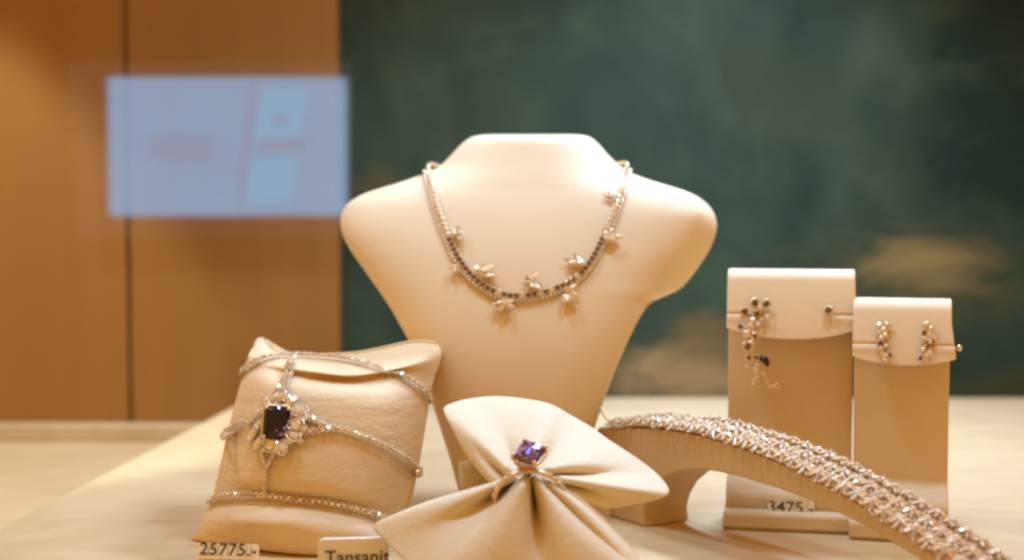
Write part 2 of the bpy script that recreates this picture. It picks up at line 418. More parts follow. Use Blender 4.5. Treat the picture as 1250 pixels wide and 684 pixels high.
def bust():
    rows = []
    R = 110
    ys = []
    for a, b_ in zip(BT, BT[1:]):
        k = max(1, int(round((b_[0] - a[0]) / 4)))
        ys += [a[0] + (b_[0] - a[0]) * i / k for i in range(k)]
    ys.append(BT[-1][0])
    for y in ys:
        xl, xr, rin, Df, Be, t = smooth_bust(y)
        mid = (xl + xr) / 2; hw = (xr - xl) / 2
        row = []
        n = 80
        xf = xr - rin * .92; midf = (xl + xf) / 2; hwf = (xf - xl) / 2
        sm = lambda x: max(0, min(1, x)) ** 2 * (3 - 2 * max(0, min(1, x)))
        k2 = sm((y - 215) / 50) * sm((470 - y) / 150)
        for i in range(-n, n + 1):
            u = math.sin(math.pi / 2 * i / n); p = 2.5
            px = mid + u * hw; uf = (px - midf) / hwf
            if uf > 0: au = min(uf, 1) * (1 - .05 * k2)
            else: au = min(-uf, 1)
            e = Be * (1 - (1 - au ** p) ** (1 / p))
            if uf > 0 and rin > .05:
                ext = 5 * math.log(1 + math.exp(min(60, (px - xf) / 5)))
                e += ext / max(rin, 8) * t * .95 * min(1, rin / 8)
            row.append(P(px, y, Df + e))
        De = Df + Be + t
        for q in (.97, .8, .4, 0, -.4, -.8, -.97):
            row.append(P(mid + q * hw * .985, y, De))
        rows.append(row)
    q = MB(); q.grid(rows, closed_u=True)
    q.add(rows[0], [list(range(len(rows[0])))]); q.add(rows[-1], [list(range(len(rows[-1])))[::-1]])
    return q
bq = bust()
br = empty('necklace_bust', (xs(632, 74), 74.5, 0), 'cream neck and shoulders display bust wearing the flowered necklace', 'display bust')
bq.build('torso', 'bust', br)
BUST = bq.bvh()

# ------------------------------------------------------------------ prototypes for repeated stones
def proto(name, mb, mats, root, mat):
    o = mb.build(name, mats); o.parent = root; o.matrix_local = mat
    return o
def stone_set(r=1.0):           # a claw-set stone, unit radius, +Z out
    q = MB(); q.gem((0, 0, .35), (0, 0, 1), .78, 8, 0)
    ring = [Vector((math.cos(t) * .86, math.sin(t) * .86, .2)) for t in [2*math.pi*i/12 for i in range(12)]]
    q.tube(ring, .21, 6, 1, closed=True)
    for i in range(4):
        t = math.pi/4 + math.pi/2*i; q.ball((math.cos(t)*.84, math.sin(t)*.84, .5), .2, 1, 6)
    return q
class Stones:
    """Claw-set stones placed one by one as parts that share a mesh."""
    def __init__(s, mats): s.mats = mats; s.src = None
    def put(s, c, n, t, r, root, name='stone'):
        m = place(c, n, t, r, root)
        if s.src is None or s.src.name.split('.')[0] != name:
            s.src = proto(name, stone_set(), s.mats, root, m); return s.src
        return copy_under(s.src, root, m)

# ================================================================== necklace
NK = [(524,200),(526,222),(532,247),(541,273),(551,298),(562,319),(577,338),(596,353),(617,361),(640,362),(664,358),(688,349),(707,336),(722,317),(734,294),(744,272),(752,250),(759,227),(765,201)]
fine = [cr(NK, i / 400) for i in range(401)]
path3 = []
for (x, y) in fine:
    c, n = hit(BUST, x, y)
    if c is None: continue
    path3.append((c, n))
nr = empty('necklace', path3[200][0], 'diamond chain necklace with small leafy flower sprigs hanging on the cream bust', 'necklace')
pts = [c + n * .16 for c, n in path3]
pts = resample(pts, step=.31)
NN = lambda p: BUST.find_nearest(p)[1]
def outn(p):
    l, n, i, d = BUST.find_nearest(p)
    return n if n.y < 0.2 else -n
sd = Stones(['diamond_dark', 'star_gold']); sl = Stones(['champagne', 'gold'])
for i, p in enumerate(pts):
    n = outn(p); t = pts[min(i + 1, len(pts) - 1)] - pts[max(i - 1, 0)]
    d = p.z
    low = BUST is not None and p.z < pts[0].z - 3.6
    st = sd if (low and random.random() < .8) else sl
    st.put(p, n, t, .185 if low else .165, nr)
# second fine chain lying against the first (outer side)
q = MB()
out = []
for i, p in enumerate(pts):
    n = outn(p); t = (pts[min(i + 1, len(pts) - 1)] - pts[max(i - 1, 0)]).normalized(); sd_ = t.cross(n)
    if sd_.z > 0 and abs(t.x) > .3: sd_ = -sd_
    out.append((p, n, t, sd_))
mid = Vector((pts[0] + pts[-1])) / 2
path = []
for p, n, t, s_ in out:
    s_ = t.cross(n)
    if s_.dot(p - mid) < 0: s_ = -s_
    path.append(p + s_ * .25 - n * .04)
path = resample(path, step=.225)
for i, p in enumerate(path): q.ball(p, .112, 0, 6)
path[0] += Vector((0, .6, .1)); path[-1] += Vector((0, .6, .1))
q.tube(path, .035, 5, 0)
q.build('fine_chain', ['silver'], nr)
# the links that go over the neck edge to the back
for (x, y), s_ in (((524, 201), -1), ((765, 202), 1)):
    q = MB()
    c, n = hit(BUST, x, y + 2); c = pts[0] if s_ < 0 else pts[-1]
    pa = [c, c + Vector((s_ * .05, .5, .25)), c + Vector((-s_ * .1, 1.6, .35)), c + Vector((-s_ * .6, 3.4, .2))]
    q.tube(resample(pa, step=.2), lambda t: .115 + .02 * math.sin(t * 60), 7, 0)
    q.build('back_chain', ['gold'], nr)
def sprig(cx, cy, ang, k, mats, white=False):
    k *= 1.4
    c, n = hit(BUST, cx, cy); c = c + n * .26
    nr_p = min(pts, key=lambda p: (p - c).length); c = c.lerp(nr_p, .22)
    a, b_, nn = frame(n, Vector((math.cos(ang), 0, math.sin(ang))))
    q = MB()
    for j in range(15):
        da = random.uniform(-1.7, 1.7)
        rr_ = random.uniform(.22, .50) * (1 - .25 * abs(da) / 1.7) if j % 2 else random.uniform(.02, .26)
        d = a * math.cos(da) + b_ * math.sin(da)
        q.gem(c + d * rr_ * k + nn * random.uniform(0, .14), nn + d * random.uniform(-.2, .7) + Vector((0, 0, random.uniform(-.5, .5))), random.uniform(.07, .135) * k, 6, random.choice((0, 3, 2, 3)), d, 1.45, pear=.6)
        q.ball(c + d * (rr_ + .12) * k + nn * .04, .045, 1, 6)
        q.tube([c - nn * .12, c + d * rr_ * k - nn * .03], .045 * k, 5, 1)
    near = min(pts, key=lambda p: (p - c).length)
    q.tube([c - nn * .05, (c + near) / 2 + nn * .03, near], .06, 5, 1)
    q.build('flower_sprig', ['diamond', 'star_gold', 'star_shade', 'star_stone'], nr)
for cx, cy, an, k in ((559,288,.7,.85),(556,330,-1.9,.62),(592,337,1.2,1.0),(614,374,-1.3,.95),(648,348,1.2,.9),(694,360,-.8,1.05),(699,321,1.5,.9),(740,293,.2,.95),(742,243,1.6,.65)):
    sprig(cx, cy, an, k, None)

# ================================================================== pillow
PC = [ # rows top -> bottom, each left -> right: (px, py, D)
 [(309,424,69.4),(319,414,69.8),(343,432,70.6),(430,432,70.9),(500,418.5,70.3),(531,419.5,69.2)],
 [(303,433,68.6),(326,443,67.6),(380,452,66.2),(432,456,66.2),(488,447,67.0),(540,432,68.8)],
 [(299,447,68.5),(328,452,67.2),(380,459,66.6),(432,463,66.6),(486,455,67.2),(530,464,68.6)],
 [(294,464,68.3),(327,469,66.2),(379,475,65.3),(430,480,65.3),(483,484,66.2),(524,490,68.5)],
 [(286,492,68.2),(322,497,65.9),(372,503,64.9),(424,509,64.9),(476,515,65.8),(519,522,68.4)],
 [(276,532,68.1),(314,538,65.7),(364,545,64.7),(416,553,64.7),(468,561,65.7),(511,570,68.3)],
 [(265,580,68.1),(305,582,65.8),(356,588,64.8),(408,596,64.8),(458,605,65.7),(502,615,68.3)],
 [(257,612,68.0),(300,609,66.2),(350,610,65.4),(404,617,65.3),(454,628,65.9),(496,640,68.2)],
 [(247,634,67.8),(290,637,65.6),(346,640,64.7),(402,647,64.7),(456,655,65.4),(500,662,68.0)],
 [(232,661,68.3),(282,668,66.6),(340,677,65.6),(402,682,65.3),(460,680,65.8),(512,676,67.6)],
]
PC = [[(x, y, D + (668 - y) / 240 * 3.0) for x, y, D in r] for r in PC]
def pill():
    R_, C_ = 64, 48
    front = []
    for i in range(R_ + 1):
        row = []
        cps = [cr([PC[r][c] for r in range(len(PC))], i / R_) for c in range(6)]
        for j in range(C_ + 1):
            u = .5 - .5 * math.cos(math.pi * j / C_)
            u = .5 * u + .5 * j / C_
            row.append(cr(cps, u))
        front.append(row)
    F3 = [[P(*p) for p in r] for r in front]
    back = []
    for i, r in enumerate(F3):
        v = i / R_; row = []
        for j, p in enumerate(r):
            u = j / C_
            a = max(.0, (4 * u * (1 - u)) ** .42 * (4 * v * (1 - v)) ** .42)
            row.append(p + Vector((0, 1, 0)) * a * (5.2 + 1.8 * v) + Vector((0, 0, .0)))
        back.append(row)
    for row in F3 + back:
        for p in row: p.z = max(p.z, .03)
    q = MB(); q.grid(F3); q.grid(back, flip=True)
    return q
pq = pill()
pr = empty('bracelet_pillow', (xs(380, 66), 67, 0), 'plump cream leather pillow with pointed corners standing upright', 'display pillow')
pq.build('cover', 'pillow', pr, sub=1)
PIL = pq.bvh()
q = MB(); q.tube(resample([P(*c) + Vector((0, .12, .03)) for c in PC[0]], n=40), .07, 6, 0); q.build('seam_piping', 'pillow', pr)

# ================================================================== bracelet on the pillow
def onpil(x, y, lift=.2, fb=67.5):
    c, n = hit(PIL, x, y, fb); return c + n * lift, n
b1 = empty('cuff_bracelet', onpil(336, 520)[0], 'three band diamond bracelet with a dark violet centre stone on the pillow', 'bracelet')
bands = {
 'top': [(297,458),(306,448),(325,440),(352,437),(382,438),(412,441),(440,446),(468,454),(496,465),(515,478),(523,490)],
 'left': [(275,535),(280,527),(290,522),(302,516)],
 'right': [(370,508),(384,514),(400,522),(424,528),(450,537),(474,549),(496,563),(508,573),(511,581)],
 'right2': [(364,531),(378,529),(392,527),(406,525)],
 'bottom': [(257,616),(266,609),(284,605),(308,604),(336,605),(364,608),(394,613),(422,619),(448,627),(470,635),(482,641)],
 'stem_top': [(358,441),(357,455),(352,470),(347,480)],
 'stem_top2': [(354,441),(351,458),(344,472),(340,482)],
 'stem_low': [(322,543),(324,558),(327,572),(327,586),(325,602)],
 'stem_low2': [(338,543),(337,556),(332,566),(327,576)],
}
def band(keys, w, name, wrap=()):
    q = MB()
    for key in keys:
        pp = bands[key]
        P3 = []; nn = []
        fine = [cr(pp, i / 200) for i in range(201)]
        lastD = None
        for x, y in fine:
            c, n = hit(PIL, x, y)
            if c is None: c = P(x, y, (lastD or 68) + .02)
            lastD = c.y
            P3.append(c + n * .22)
        if key in wrap:      # carry the band round the pillow's edges to its back
            e = P3[0].copy(); f = P3[-1].copy()
            P3 = [e + Vector((.55, 2.6, .0)), e + Vector((-.04, 1.1, -.03))] + P3
            if wrap[key]: P3 = P3 + [f + Vector((.03, 1.1, -.15)), f + Vector((-.5, 2.8, -.3))]
        # smooth the depth
        for _ in range(12):
            P3 = [P3[0]] + [(P3[i-1] + P3[i] * 2 + P3[i+1]) / 4 for i in range(1, len(P3) - 1)] + [P3[-1]]
        path = resample([tuple(p) for p in P3[::3]] + [tuple(P3[-1])], step=w * 1.0)
        for i, p in enumerate(path):
            t = (path[min(i + 1, len(path) - 1)] - path[max(i - 1, 0)]).normalized()
            l, n, _, _ = PIL.find_nearest(p)
            if n.dot(p - l) < 0: n = -n
            if (p - l).length < .02: n = Vector((0, -1, .2))
            s_ = t.cross(n).normalized()
            if i % 2 == 0:
                q.gem(p + n * .05, n + s_ * random.uniform(-.3, .3) + t * random.uniform(-.2, .2), w * .8, 6, random.choice((0, 3, 0, 5, 2)), t, rot=random.random())
            for sg in (-1, 1):
                q.ball(p + s_ * w * (.85 if i % 2 else .6) * sg + n * random.uniform(0, .05), w * (.42 if i % 2 else .3), 1, 6)
        q.tube([p + Vector((0, .10, 0)) for p in path], w * .38, 5, 4)
    q.build(name, ['diamond', 'silver', 'champagne', 'star_stone', 'gold', 'star_shade'], b1)
band(['top'], .16, 'band', {'top': 1}); band(['left'], .14, 'band', {'left': 0}); band(['right', 'right2'], .155, 'band', {})
band(['bottom'], .15, 'band', {'bottom': 1})
band(['stem_top', 'stem_top2'], .11, 'stem'); band(['stem_low', 'stem_low2'], .10, 'stem')
# wrap of the middle band on its right end
q = MB(); e, n_ = onpil(510, 577, .15); pa = [e, e + Vector((.08, .7, -.22)), e + Vector((-.25, 2.2, -.5))]
for p in resample(pa, step=.17): q.ball(p, .15, 0, 7)
q.build('band', ['gold'], b1)
# emerald cut centre stone
n0 = onpil(337, 517, 0)[0]; cst = P(337.5, 516.5, n0.y - .55); nst = Vector((0.05, -1, .22)).normalized()
a, b_, nn = frame(nst, P(354, 496, 65) - P(322, 494, 65))
def octa(k, h, w=.60, l=.77, ch=.17):
    o = [(-w+ch,-l),(w-ch,-l),(w,-l+ch),(w,l-ch),(w-ch,l),(-w+ch,l),(-w,l-ch),(-w,-l+ch)]
    return [cst + (a * x + b_ * y) * k + nn * h for x, y in o]
q = MB(); rg = [octa(.58, .24), octa(.80, .17), octa(1, .03), octa(1, -.04), octa(.72, -.3), octa(.3, -.55)]
q.grid(rg, closed_u=True, smooth=False); q.add(rg[0], [list(range(8))], 0, False); q.add(rg[-1], [list(range(8))], 0, False)
for (fx, fy, fr) in ((.30, -.50, .17), (.08, -.34, .12), (.40, -.26, .10), (-.30, .62, .09), (.05, .66, .08)):  # added violet chips, their colour stands for sparkle in the dark stone
    c = cst + a * fx + b_ * fy + nn * .2
    q.gem(c, nn + Vector((random.uniform(-.3, .3), 0, random.uniform(-.1, .5))), fr, 5, 1, tab=.4, h=.35, dep=.4, rot=random.random())
q.build('centre_stone', ['deep_violet', 'violet_glint'], b1)
q = MB(); q.tube(octa(1.06, -.08), .07, 6, 0, closed=True)
for i in (0, 2, 4, 6):
    c = (octa(1.0, 0)[i] + octa(1.0, 0)[(i + 7) % 8 if i else 7]) / 2
    q.tube([c - nn * .4, c + nn * .1], .07, 6, 0); q.ball(c + nn * .12, .1, 0, 6)
q.tube(octa(.8, -.5), .06, 6, 0, closed=True); q.build('setting', ['gold'], b1)
# halo of pear clusters
halo = [(333,483,.30),(343,482,.34),(357,488,.32),(368,501,.36),(363,519,.40),(360,534,.38),(346,550,.36),(330,545,.36),(314,544,.34),(307,531,.38),(315,518,.26),(318,499,.28),(304,513,.26),(366,511,.2),(352,483,.22),(322,487,.22),(311,520,.2),(372,511,.2),(351,491,.17),(326,490,.18),(355,541,.2),(321,542,.18),(338,546,.2),(300,519,.18),(373,524,.2),(346,478,.18),(362,495,.2),(337,552,.18),(322,551,.16),(368,541,.18),(310,506,.18)]
hsrc = None
for x, y, r in halo:
    x, y, r = 337 + (x - 337) * .93, 517 + (y - 517) * .90, r * .94
    c, n = onpil(x, y, .0); c = P(x, y, c.y - .32)
    dv = P(337, 517, 65) - P(x, y, 65); t = Vector((dv.x, 0, dv.z))
    q = None
    if hsrc is None:
        q = MB(); q.gem((0, 0, .2), (0, 0, 1), .62, 8, 0, ar=1.15, pear=.7, h=.45)
        ring = [Vector((math.cos(w) * 1.0 * (1.2), math.sin(w) * .74 * (1 - .2 * math.cos(w)), .1)) for w in [2*math.pi*i/14 for i in range(14)]]
        q.tube(ring, .14, 5, 1, closed=True)
        for i in range(10):
            w = 2*math.pi*i/10; q.ball((math.cos(w)*1.2, math.sin(w)*.76, .2), .15, 1 if i % 2 else 0, 6)
        hsrc = proto('halo_stone', q, ['diamond', 'silver'], b1, place(c, n + Vector((random.uniform(-.3,.3), 0, random.uniform(-.1,.4))), t, r, b1))
    else:
        copy_under(hsrc, b1, place(c, n + Vector((random.uniform(-.3,.3), 0, random.uniform(-.1,.4))), t, r, b1))

# ================================================================== cloth bow and ring
def fan(contour, throat, folds, nr_=36, na=110, bulge=0.8, mid_lift=0.0):
    rows = []
    cs = [cr(contour, i / na) for i in range(na + 1)]; ts = [cr(throat, i / na) for i in range(na + 1)]
    for k in range(nr_ + 1):
        v = k / nr_; row = []
        for i in range(na + 1):
            u = i / na
            c, t = cs[i], ts[i]
            px = t[0] + (c[0] - t[0]) * v; py = t[1] + (c[1] - t[1]) * v; D = t[2] + (c[2] - t[2]) * v
            d = -bulge * math.sin(math.pi * min(1, v)) * .8
            for (fu, fw, amp, dec, drift) in folds:
                uu = u - fu - drift * v
                d += amp * math.exp(-(uu / (fw * (1 + .6 * v))) ** 2) * (math.exp(-v / dec)) * min(1, v * 8 + .3)
            row.append(P(px, py, D + d))
        rows.append(row)
    return rows
up_c = [(603,591,60.6),(586,574,61.2),(568,550,62),(553,523,63),(541,501,64.3),(553,493,65),(570,488.5,65.6),(600,485,66),(632,487,66),(670,494,65.6),(696,508,65.2),(722,523,64.6),(744,539,64),(776,560,63),(802,580,61.8),(817,600,60.4),(808,608,60),(776,615,59.6),(737,620,59.4),(712,611,59.5)]
up_t = [(617,592,60.0),(620,584,60),(628,578,60.1),(640,574,60.2),(655,574,60.2),(668,578,60.1),(680,586,60),(688,594,59.8)]
lo_c = [(608,592,60.4),(590,597,60.4),(562,604,60.5),(520,615.5,60.6),(481,631,60.6),(456,644,60.6),(470,661,59.6),(491,682,58.4),(520,715,57),(570,735,56.2),(640,745,55.8),(720,745,55.8),(800,735,56.4),(793,710,57.2),(779,683,58),(766,665,58.6),(747,643,59.2),(728,622,59.6),(702,608,59.8),(682,598,59.8)]
lo_t = [(618,588,59.9),(622,586,59.5),(630,583,59.2),(640,581,59.0),(650,581,58.9),(660,583,59.0),(670,588,59.2),(680,595,59.5)]
cl = empty('ring_cloth', (xs(640, 60), 61, 0), 'cream leather cloth gathered through a ring into two fan shaped wings', 'display cloth')
U = fan(up_c, up_t, [(.13,.05,.8,.6,0),(.24,.04,-.5,.5,0),(.35,.04,.8,.5,0),(.45,.035,-.5,.5,.02),(.56,.03,.7,.5,0),(.66,.04,-.8,.8,.0),(.745,.03,1.0,.6,.0),(.83,.035,-.7,.8,.0),(.90,.03,.6,.5,.0)], bulge=.5)
Lw = fan(lo_c, lo_t, [(.30,.045,-.5,.5,0),(.385,.045,1.7,.6,-.01),(.475,.045,-1.3,.7,0),(.545,.015,2.2,.5,0),(.595,.026,-.9,.6,0),(.652,.017,1.6,.32,0),(.74,.05,-.7,.6,0),(.86,.035,.8,.5,0)], bulge=.7)
qU = MB(); qU.grid(U); qU.build('upper_wing', 'cloth', cl, solid=.22, sub=1)
qL = MB(); qL.grid(Lw); qL.build('lower_wing', 'cloth', cl, solid=.22, sub=1)
# rolled middle that the ring grips, and the backs of both wings that stand on the table
q = MB(); q.tube([P(652, 593, 59.0) + Vector((0, k, -.25 * k)) for k in (.3, .8, 1.3, 1.8)], lambda t: .8, 14, 0); q.build('gathered_middle', 'cloth', cl)
q = MB()
bk = []
for v in (0, .33, .66, 1):
    row = []
    for x in range(9):
        u = x / 8
        tp = P(560 + 190 * u, 545 + 40 * abs(u - .5), 62.6); g = Vector((tp.x * .92, 63.4, .02))
        row.append(tp.lerp(g, v))
    bk.append(row)
q.grid(bk); q.build('back_layer', 'cloth', cl, solid=.2)

# ring
rc = P(647, 613, 58.5)
rg_ = empty('ring', rc, 'gold ring with a large square violet stone gripping the leather cloth', 'ring')
R0 = 1.45
q = MB(); q2 = MB()
circ = []
for i in range(64):
    w = 2 * math.pi * i / 64
    circ.append(rc + Vector((math.cos(w) * R0, -.45 * math.sin(w) + .15, math.sin(w) * R0 * .93)))
q.tube([p + Vector((0, -.07, 0)) for p in circ], .085, 8, 0, closed=True); q.tube([p + Vector((0, .13, 0)) for p in circ], .085, 8, 0, closed=True)
q.build('band', ['gold'], rg_)
sst = Stones(['diamond', 'gold'])
for i in range(64):
    w = 2 * math.pi * i / 64
    if .12 < w < 1.15 or 2.0 < w < 3.0:
        if i % 2 == 0:
            rad = Vector((math.cos(w), -.35, math.sin(w) * .93))
            sst.put(circ[i] + rad * .07 + Vector((0, -.03, 0)), rad, Vector((-math.sin(w), 0, math.cos(w))), .125, rg_, 'shoulder_stone')
# cushion stone
sc = P(646, 553, 58.3)
nrm = Vector((.03, -.52, .86)).normalized()
A_ = (P(665, 546.5, 58.4) - P(639.5, 539, 58.9)); 
ax = (P(664, 552, 58.5) - P(627, 551, 58.6)).normalized()
a, b_, nn = frame(nrm, ax)
rot = math.radians(45)
hw_, hl_ = .54, .60
def cush(k, h, n=16, sq=6.0, rr=None):
    out = []
    for i in range(n):
        w = 2 * math.pi * i / n
        cw, sw = math.cos(w), math.sin(w)
        m_ = (abs(cw) ** sq + abs(sw) ** sq) ** (-1 / sq)
        x, y = cw * m_ * hw_ * k, sw * m_ * hl_ * k
        r_ = math.radians(-22)
        x, y = x * math.cos(r_) - y * math.sin(r_), x * math.sin(r_) + y * math.cos(r_)
        out.append(sc + a * x + b_ * y + nn * h)
    return out
q = MB()
rings = [cush(.50, .26, 8, 2.2), cush(.56, .25, 8, 2.2)]
r1, r2, r3, r4, r5 = cush(.60, .25, 16, 4.5), cush(.86, .16), cush(1, .02), cush(1, -.04), cush(.55, -.42)
jit = lambda ring, m: [v + Vector((random.uniform(-m, m), random.uniform(-m, m), random.uniform(-m, m))) for v in ring]
r2 = jit(r2, .045); r15 = jit(cush(.74, .215, 16, 5), .025); r5 = jit(r5, .05); r1 = jit(r1, .03)
for ra, rb in ((r1, r15), (r15, r2), (r2, r3)):
    for i in range(16):
        j = (i + 1) % 16
        for tri in (([0, 1, 2], [0, 2, 3]) if i % 2 else ([0, 1, 3], [1, 2, 3])):
            q.add([ra[i], ra[j], rb[j], rb[i]], [tri], random.choice((0, 0, 1, 2)), False)
q.grid([r3, r4, r5], closed_u=True, smooth=False)
rc_ = sc + nn * .29 + a * .06 + b_ * .05
for i in range(16): q.add([r1[i], r1[(i + 1) % 16], rc_], [[0, 1, 2]], random.choice((2, 2, 0, 0, 1)), False)
tip = sc - nn * .68
q.add(r5 + [tip], [[i, (i + 1) % 16, 16] for i in range(16)], 0, False)
q.build('centre_stone', ['tanzanite', 'tanzanite_pale', 'tanzanite_mid'], rg_)
q = MB()
q.tube(cush(1.06, -.09), .055, 6, 0, closed=True); q.tube(cush(.74, -.45), .06, 6, 0, closed=True)
base = cush(.35, -.95, 16)
for i in (2, 6, 10, 14):
    tp = cush(1.07, .1)[i]; md = cush(1.02, -.1)[i]; lw = cush(.6, -.6)[i]
    q.tube([base[i], lw, md, tp], .065, 6, 0); q.ball(tp - (tp - sc).normalized() * .05, .1, 0, 7)
for i in (0, 4, 8, 12): q.tube([base[i], cush(.62, -.55)[i], cush(1.02, -.1)[i]], .045, 6, 0)
q.tube(base, .07, 6, 0, closed=True)
q.build('setting', ['rose'], rg_)

# ================================================================== earring stands
def earring_stand(x0, x1, Dfront, ytop, label):
    """x0/x1 pixel edges at the slab."""
    Ds = Dfront + 3.0
    X0, X1 = xs(x0, Ds), xs(x1, Ds)
    zt = P(x0, ytop, Ds).z - .40
    r = empty('earring_stand', ((X0 + X1) / 2, Dfront + 3, 0), label, 'earring stand', 'cream earring stands')
    Xc = (X0 + X1) / 2; ph = -math.atan(Xc / Ds); cp, sp_ = math.cos(ph), math.sin(ph)
    def T(v):
        x, y = v[0] - Xc, v[1] - Ds
        return Vector((Xc + x * cp - y * sp_, Ds + x * sp_ + y * cp, v[2]))
    def extr(prof, xa, xb, name, mat, bev):
        q = MB(); n = len(prof)
        vs = [T((xa, y, z)) for y, z in prof] + [T((xb, y, z)) for y, z in prof]
        q.add(vs, [[i, (i + 1) % n, n + (i + 1) % n, n + i] for i in range(n)] + [list(range(n))[::-1], [n + i for i in range(n)]], 0, False)
        return q.build(name, mat, r, bevel=bev)
    cove = [(Ds - 1.75 * math.sin(t) ** 1.6, 2.45 - 1.0 * (1 - math.cos(t))) for t in [math.pi / 2 * i / 8 for i in range(9)]]
    extr([(Ds, zt), (Ds, 2.5)] + cove[1:] + [(Ds - 1.75, .42), (Ds + 1.3, .42), (Ds + 1.1, zt)], X0, X1, 'upright', 'stand', .08)
    d = Dfront
    extr([(d, .16), (d, .82), (d + .12, .96), (d + .85, .96), (d + .95, .9), (d + .95, .4), (d + 7, .4), (d + 7, .16)], X0 - .06, X1 + .2, 'base', 'stand', .12)
    q = MB(); q.box((X0 + .15, d + .25, .004), (X1 - .1, d + 6.8, .165)); q.v = [T(v) for v in q.v]; q.build('foot', 'stand', r)
    for xa in (X0 - .06, X1 - .02):
        q = MB(); q.box((xa + .004, d + .13, .2), (xa + .116, Ds - .6, .93)); q.v = [T(v) for v in q.v]; q.build('end_cap', 'stand', r, bevel=.03)
    return r, X0, X1, Ds, zt, T
def flap(r, X0, X1, Ds, zt, T, hc, hs, slits, over=0.0, tuck=.17):
    """Leather tongue over the upright's top: hc/hs = drop at centre and sides."""
    n, k = 60, 80; rows = []
    for i in range(k + 1):
        v = i / k; row = []
        for j in range(n + 1):
            u = j / n; x = X0 - .06 + (X1 - X0 + .12 + over * max(0, v - .5) * 2) * u
            h = hs + (hc - hs) * (1 - (2 * u - 1) ** 2) ** .8
            if v < .1:
                y = Ds + 1.2 - .85 * v / .1; z = zt + .3
            elif v < .36:
                t = (v - .1) / .26 * 1.2
                y = Ds + .35 - .85 * math.sin(t); z = zt - .55 + .85 * math.cos(t)
            else:
                w = (v - .36) / .64; H = h - .242
                y = Ds - .442 - H * ((.39 - tuck) * (w - w * w / 2) + tuck * w)
                z = zt - .242 - H * w
            sl = 0
            for (ua, ub, zz) in slits:
                if v >= .36:
                    f = max(0, min(1, (u - ua) * 22 + .5)) * max(0, min(1, (ub - u) * 22 + .5))
                    dz = z - (zt - zz)
                    sl += f * (.17 * math.exp(-(dz / .06) ** 2) - .05 * math.exp(-((dz + .2) / .2) ** 2))
            row.append(T((x, y + sl, z)))
        rows.append(row)
    q = MB(); q.grid(rows)
    q.build('flap', 'flap', r, solid=.16, sub=1)
    return q.bvh()
s1, *g1 = earring_stand(891, 1041, 69.9, 329, 'taller cream earring stand, left of the shorter stand')
hpx = lambda y0, y1, D: (y1 - y0) * D / F
FL1 = flap(s1, *g1, hc=hpx(338, 413, 72), hs=hpx(338, 400, 72), slits=[(-.2, .19, hpx(338, 383, 72)), (.82, 1.2, hpx(338, 383, 72))])
s2, *g2 = earring_stand(1046, 1159, 67.7, 365, 'shorter cream earring stand at the right of the taller stand')
FL2 = flap(s2, *g2, hc=hpx(374, 444, 70), hs=hpx(374, 434, 70), slits=[(-.2, .30, hpx(374, 419, 70)), (.72, 1.2, hpx(374, 419, 70))], over=.22)

def onflap(bv, x, y, lift, fb):
    c, n = hit(bv, x, y, fb)
    return c + n * lift, n
def earring(bv, fb, name, spec, label, group, links=()):
    """spec: (px, py, radius px, style)."""
    c0, _ = onflap(bv, *spec[0][:2], .2, fb)
    r = empty(name, c0, label, 'earring', group)
    src = {}
    pos = []
    for x, y, rp, st in spec:
        c, n = onflap(bv, x, y, .28, fb)
        n = Vector((n.x * .5 + random.uniform(-.35, .35), -1, .2 + random.uniform(-.25, .35))).normalized()
        pos.append(c); k = rp * 1.22 * c.y / F
        m = place(c, n, Vector((1, 0, random.uniform(-.6, .6))), k, r)
        if st not in src:
            src[st] = proto('stone', stone_set(), {'d': ['diamond', 'silver'], 's': ['diamond_dark', 'gold'], 'v': ['violet', 'silver'], 'g': ['gold', 'gold']}[st], r, m)
        else: copy_under(src[st], r, m)
    q = MB()
    for i, j in links:
        q.tube([pos[i] + Vector((0, .08, 0)), (pos[i] + pos[j]) / 2 + Vector((0, .02, -.03)), pos[j] + Vector((0, .08, 0))], .045, 6, 0)
    q.tube([pos[0] + Vector((0, .1, 0)), pos[0] + Vector((0, .9, 0))], .05, 6, 0)
    q.build('wire', ['gold'], r)
    return r, pos
e1, pos = earring(FL1, 71.2, 'earring', [(921,371,4.6,'s'),(935.5,372,4.6,'s'),(928,377,3,'d'),(908.5,384,4.2,'s'),(923.5,384,4.2,'s'),(937,389,3.6,'d'),(918,392,3.4,'d'),(904.5,399.5,3.4,'s'),(917,399.5,4,'d'),(925,397,3,'d'),(909.5,409,3.6,'d'),(920,411,3.2,'s'),(912,424,5,'s'),(916,419,2.8,'d'),(908,421,2.8,'d'),(912,438,3.2,'s'),(922,437,2.8,'s'),(911,448,2,'g'),(923,445,2.8,'d'),(922,452,3.6,'d'),(930,457,3.2,'d')],
   'long flower spray earring hanging at the left of the taller stand', None,
   [(0,4),(1,4),(3,4),(4,6),(5,6),(6,8),(7,8),(8,10),(8,11),(10,12),(11,12),(12,15),(12,16),(15,18),(16,18),(18,19),(19,20),(17,15),(2,4)])
q = MB()
D_ = pos[-1].y
for leg in ([(924,459),(921,466),(917,473)], [(931,457),(935,463),(938,472),(944,473),(951,474)], [(944,472),(949,469)]):
    pa = resample([P(x, y, D_ - .1) for x, y in leg], step=.12)
    q.tube(pa, .05, 6, 0)
    for p in pa[::2]: q.ball(p, .085, 0, 6)
q.build('tassel', ['gold'], e1)
q = MB(); q.tube(resample([P(927.5, 437, D_ - .1), P(932, 438.5, D_ - .15), P(935.5, 442, D_ - .15), P(937, 447, D_ - .1)], n=8), lambda t: .06 + .14 * math.sin(math.pi * (.15 + .8 * t)), 7, 0); q.build('enamel_leaf', ['black'], e1)
earring(FL1, 71.2, 'earring', [(1011, 381, 4.8, 's')], 'single round dark stone stud at the right of the taller stand', None)
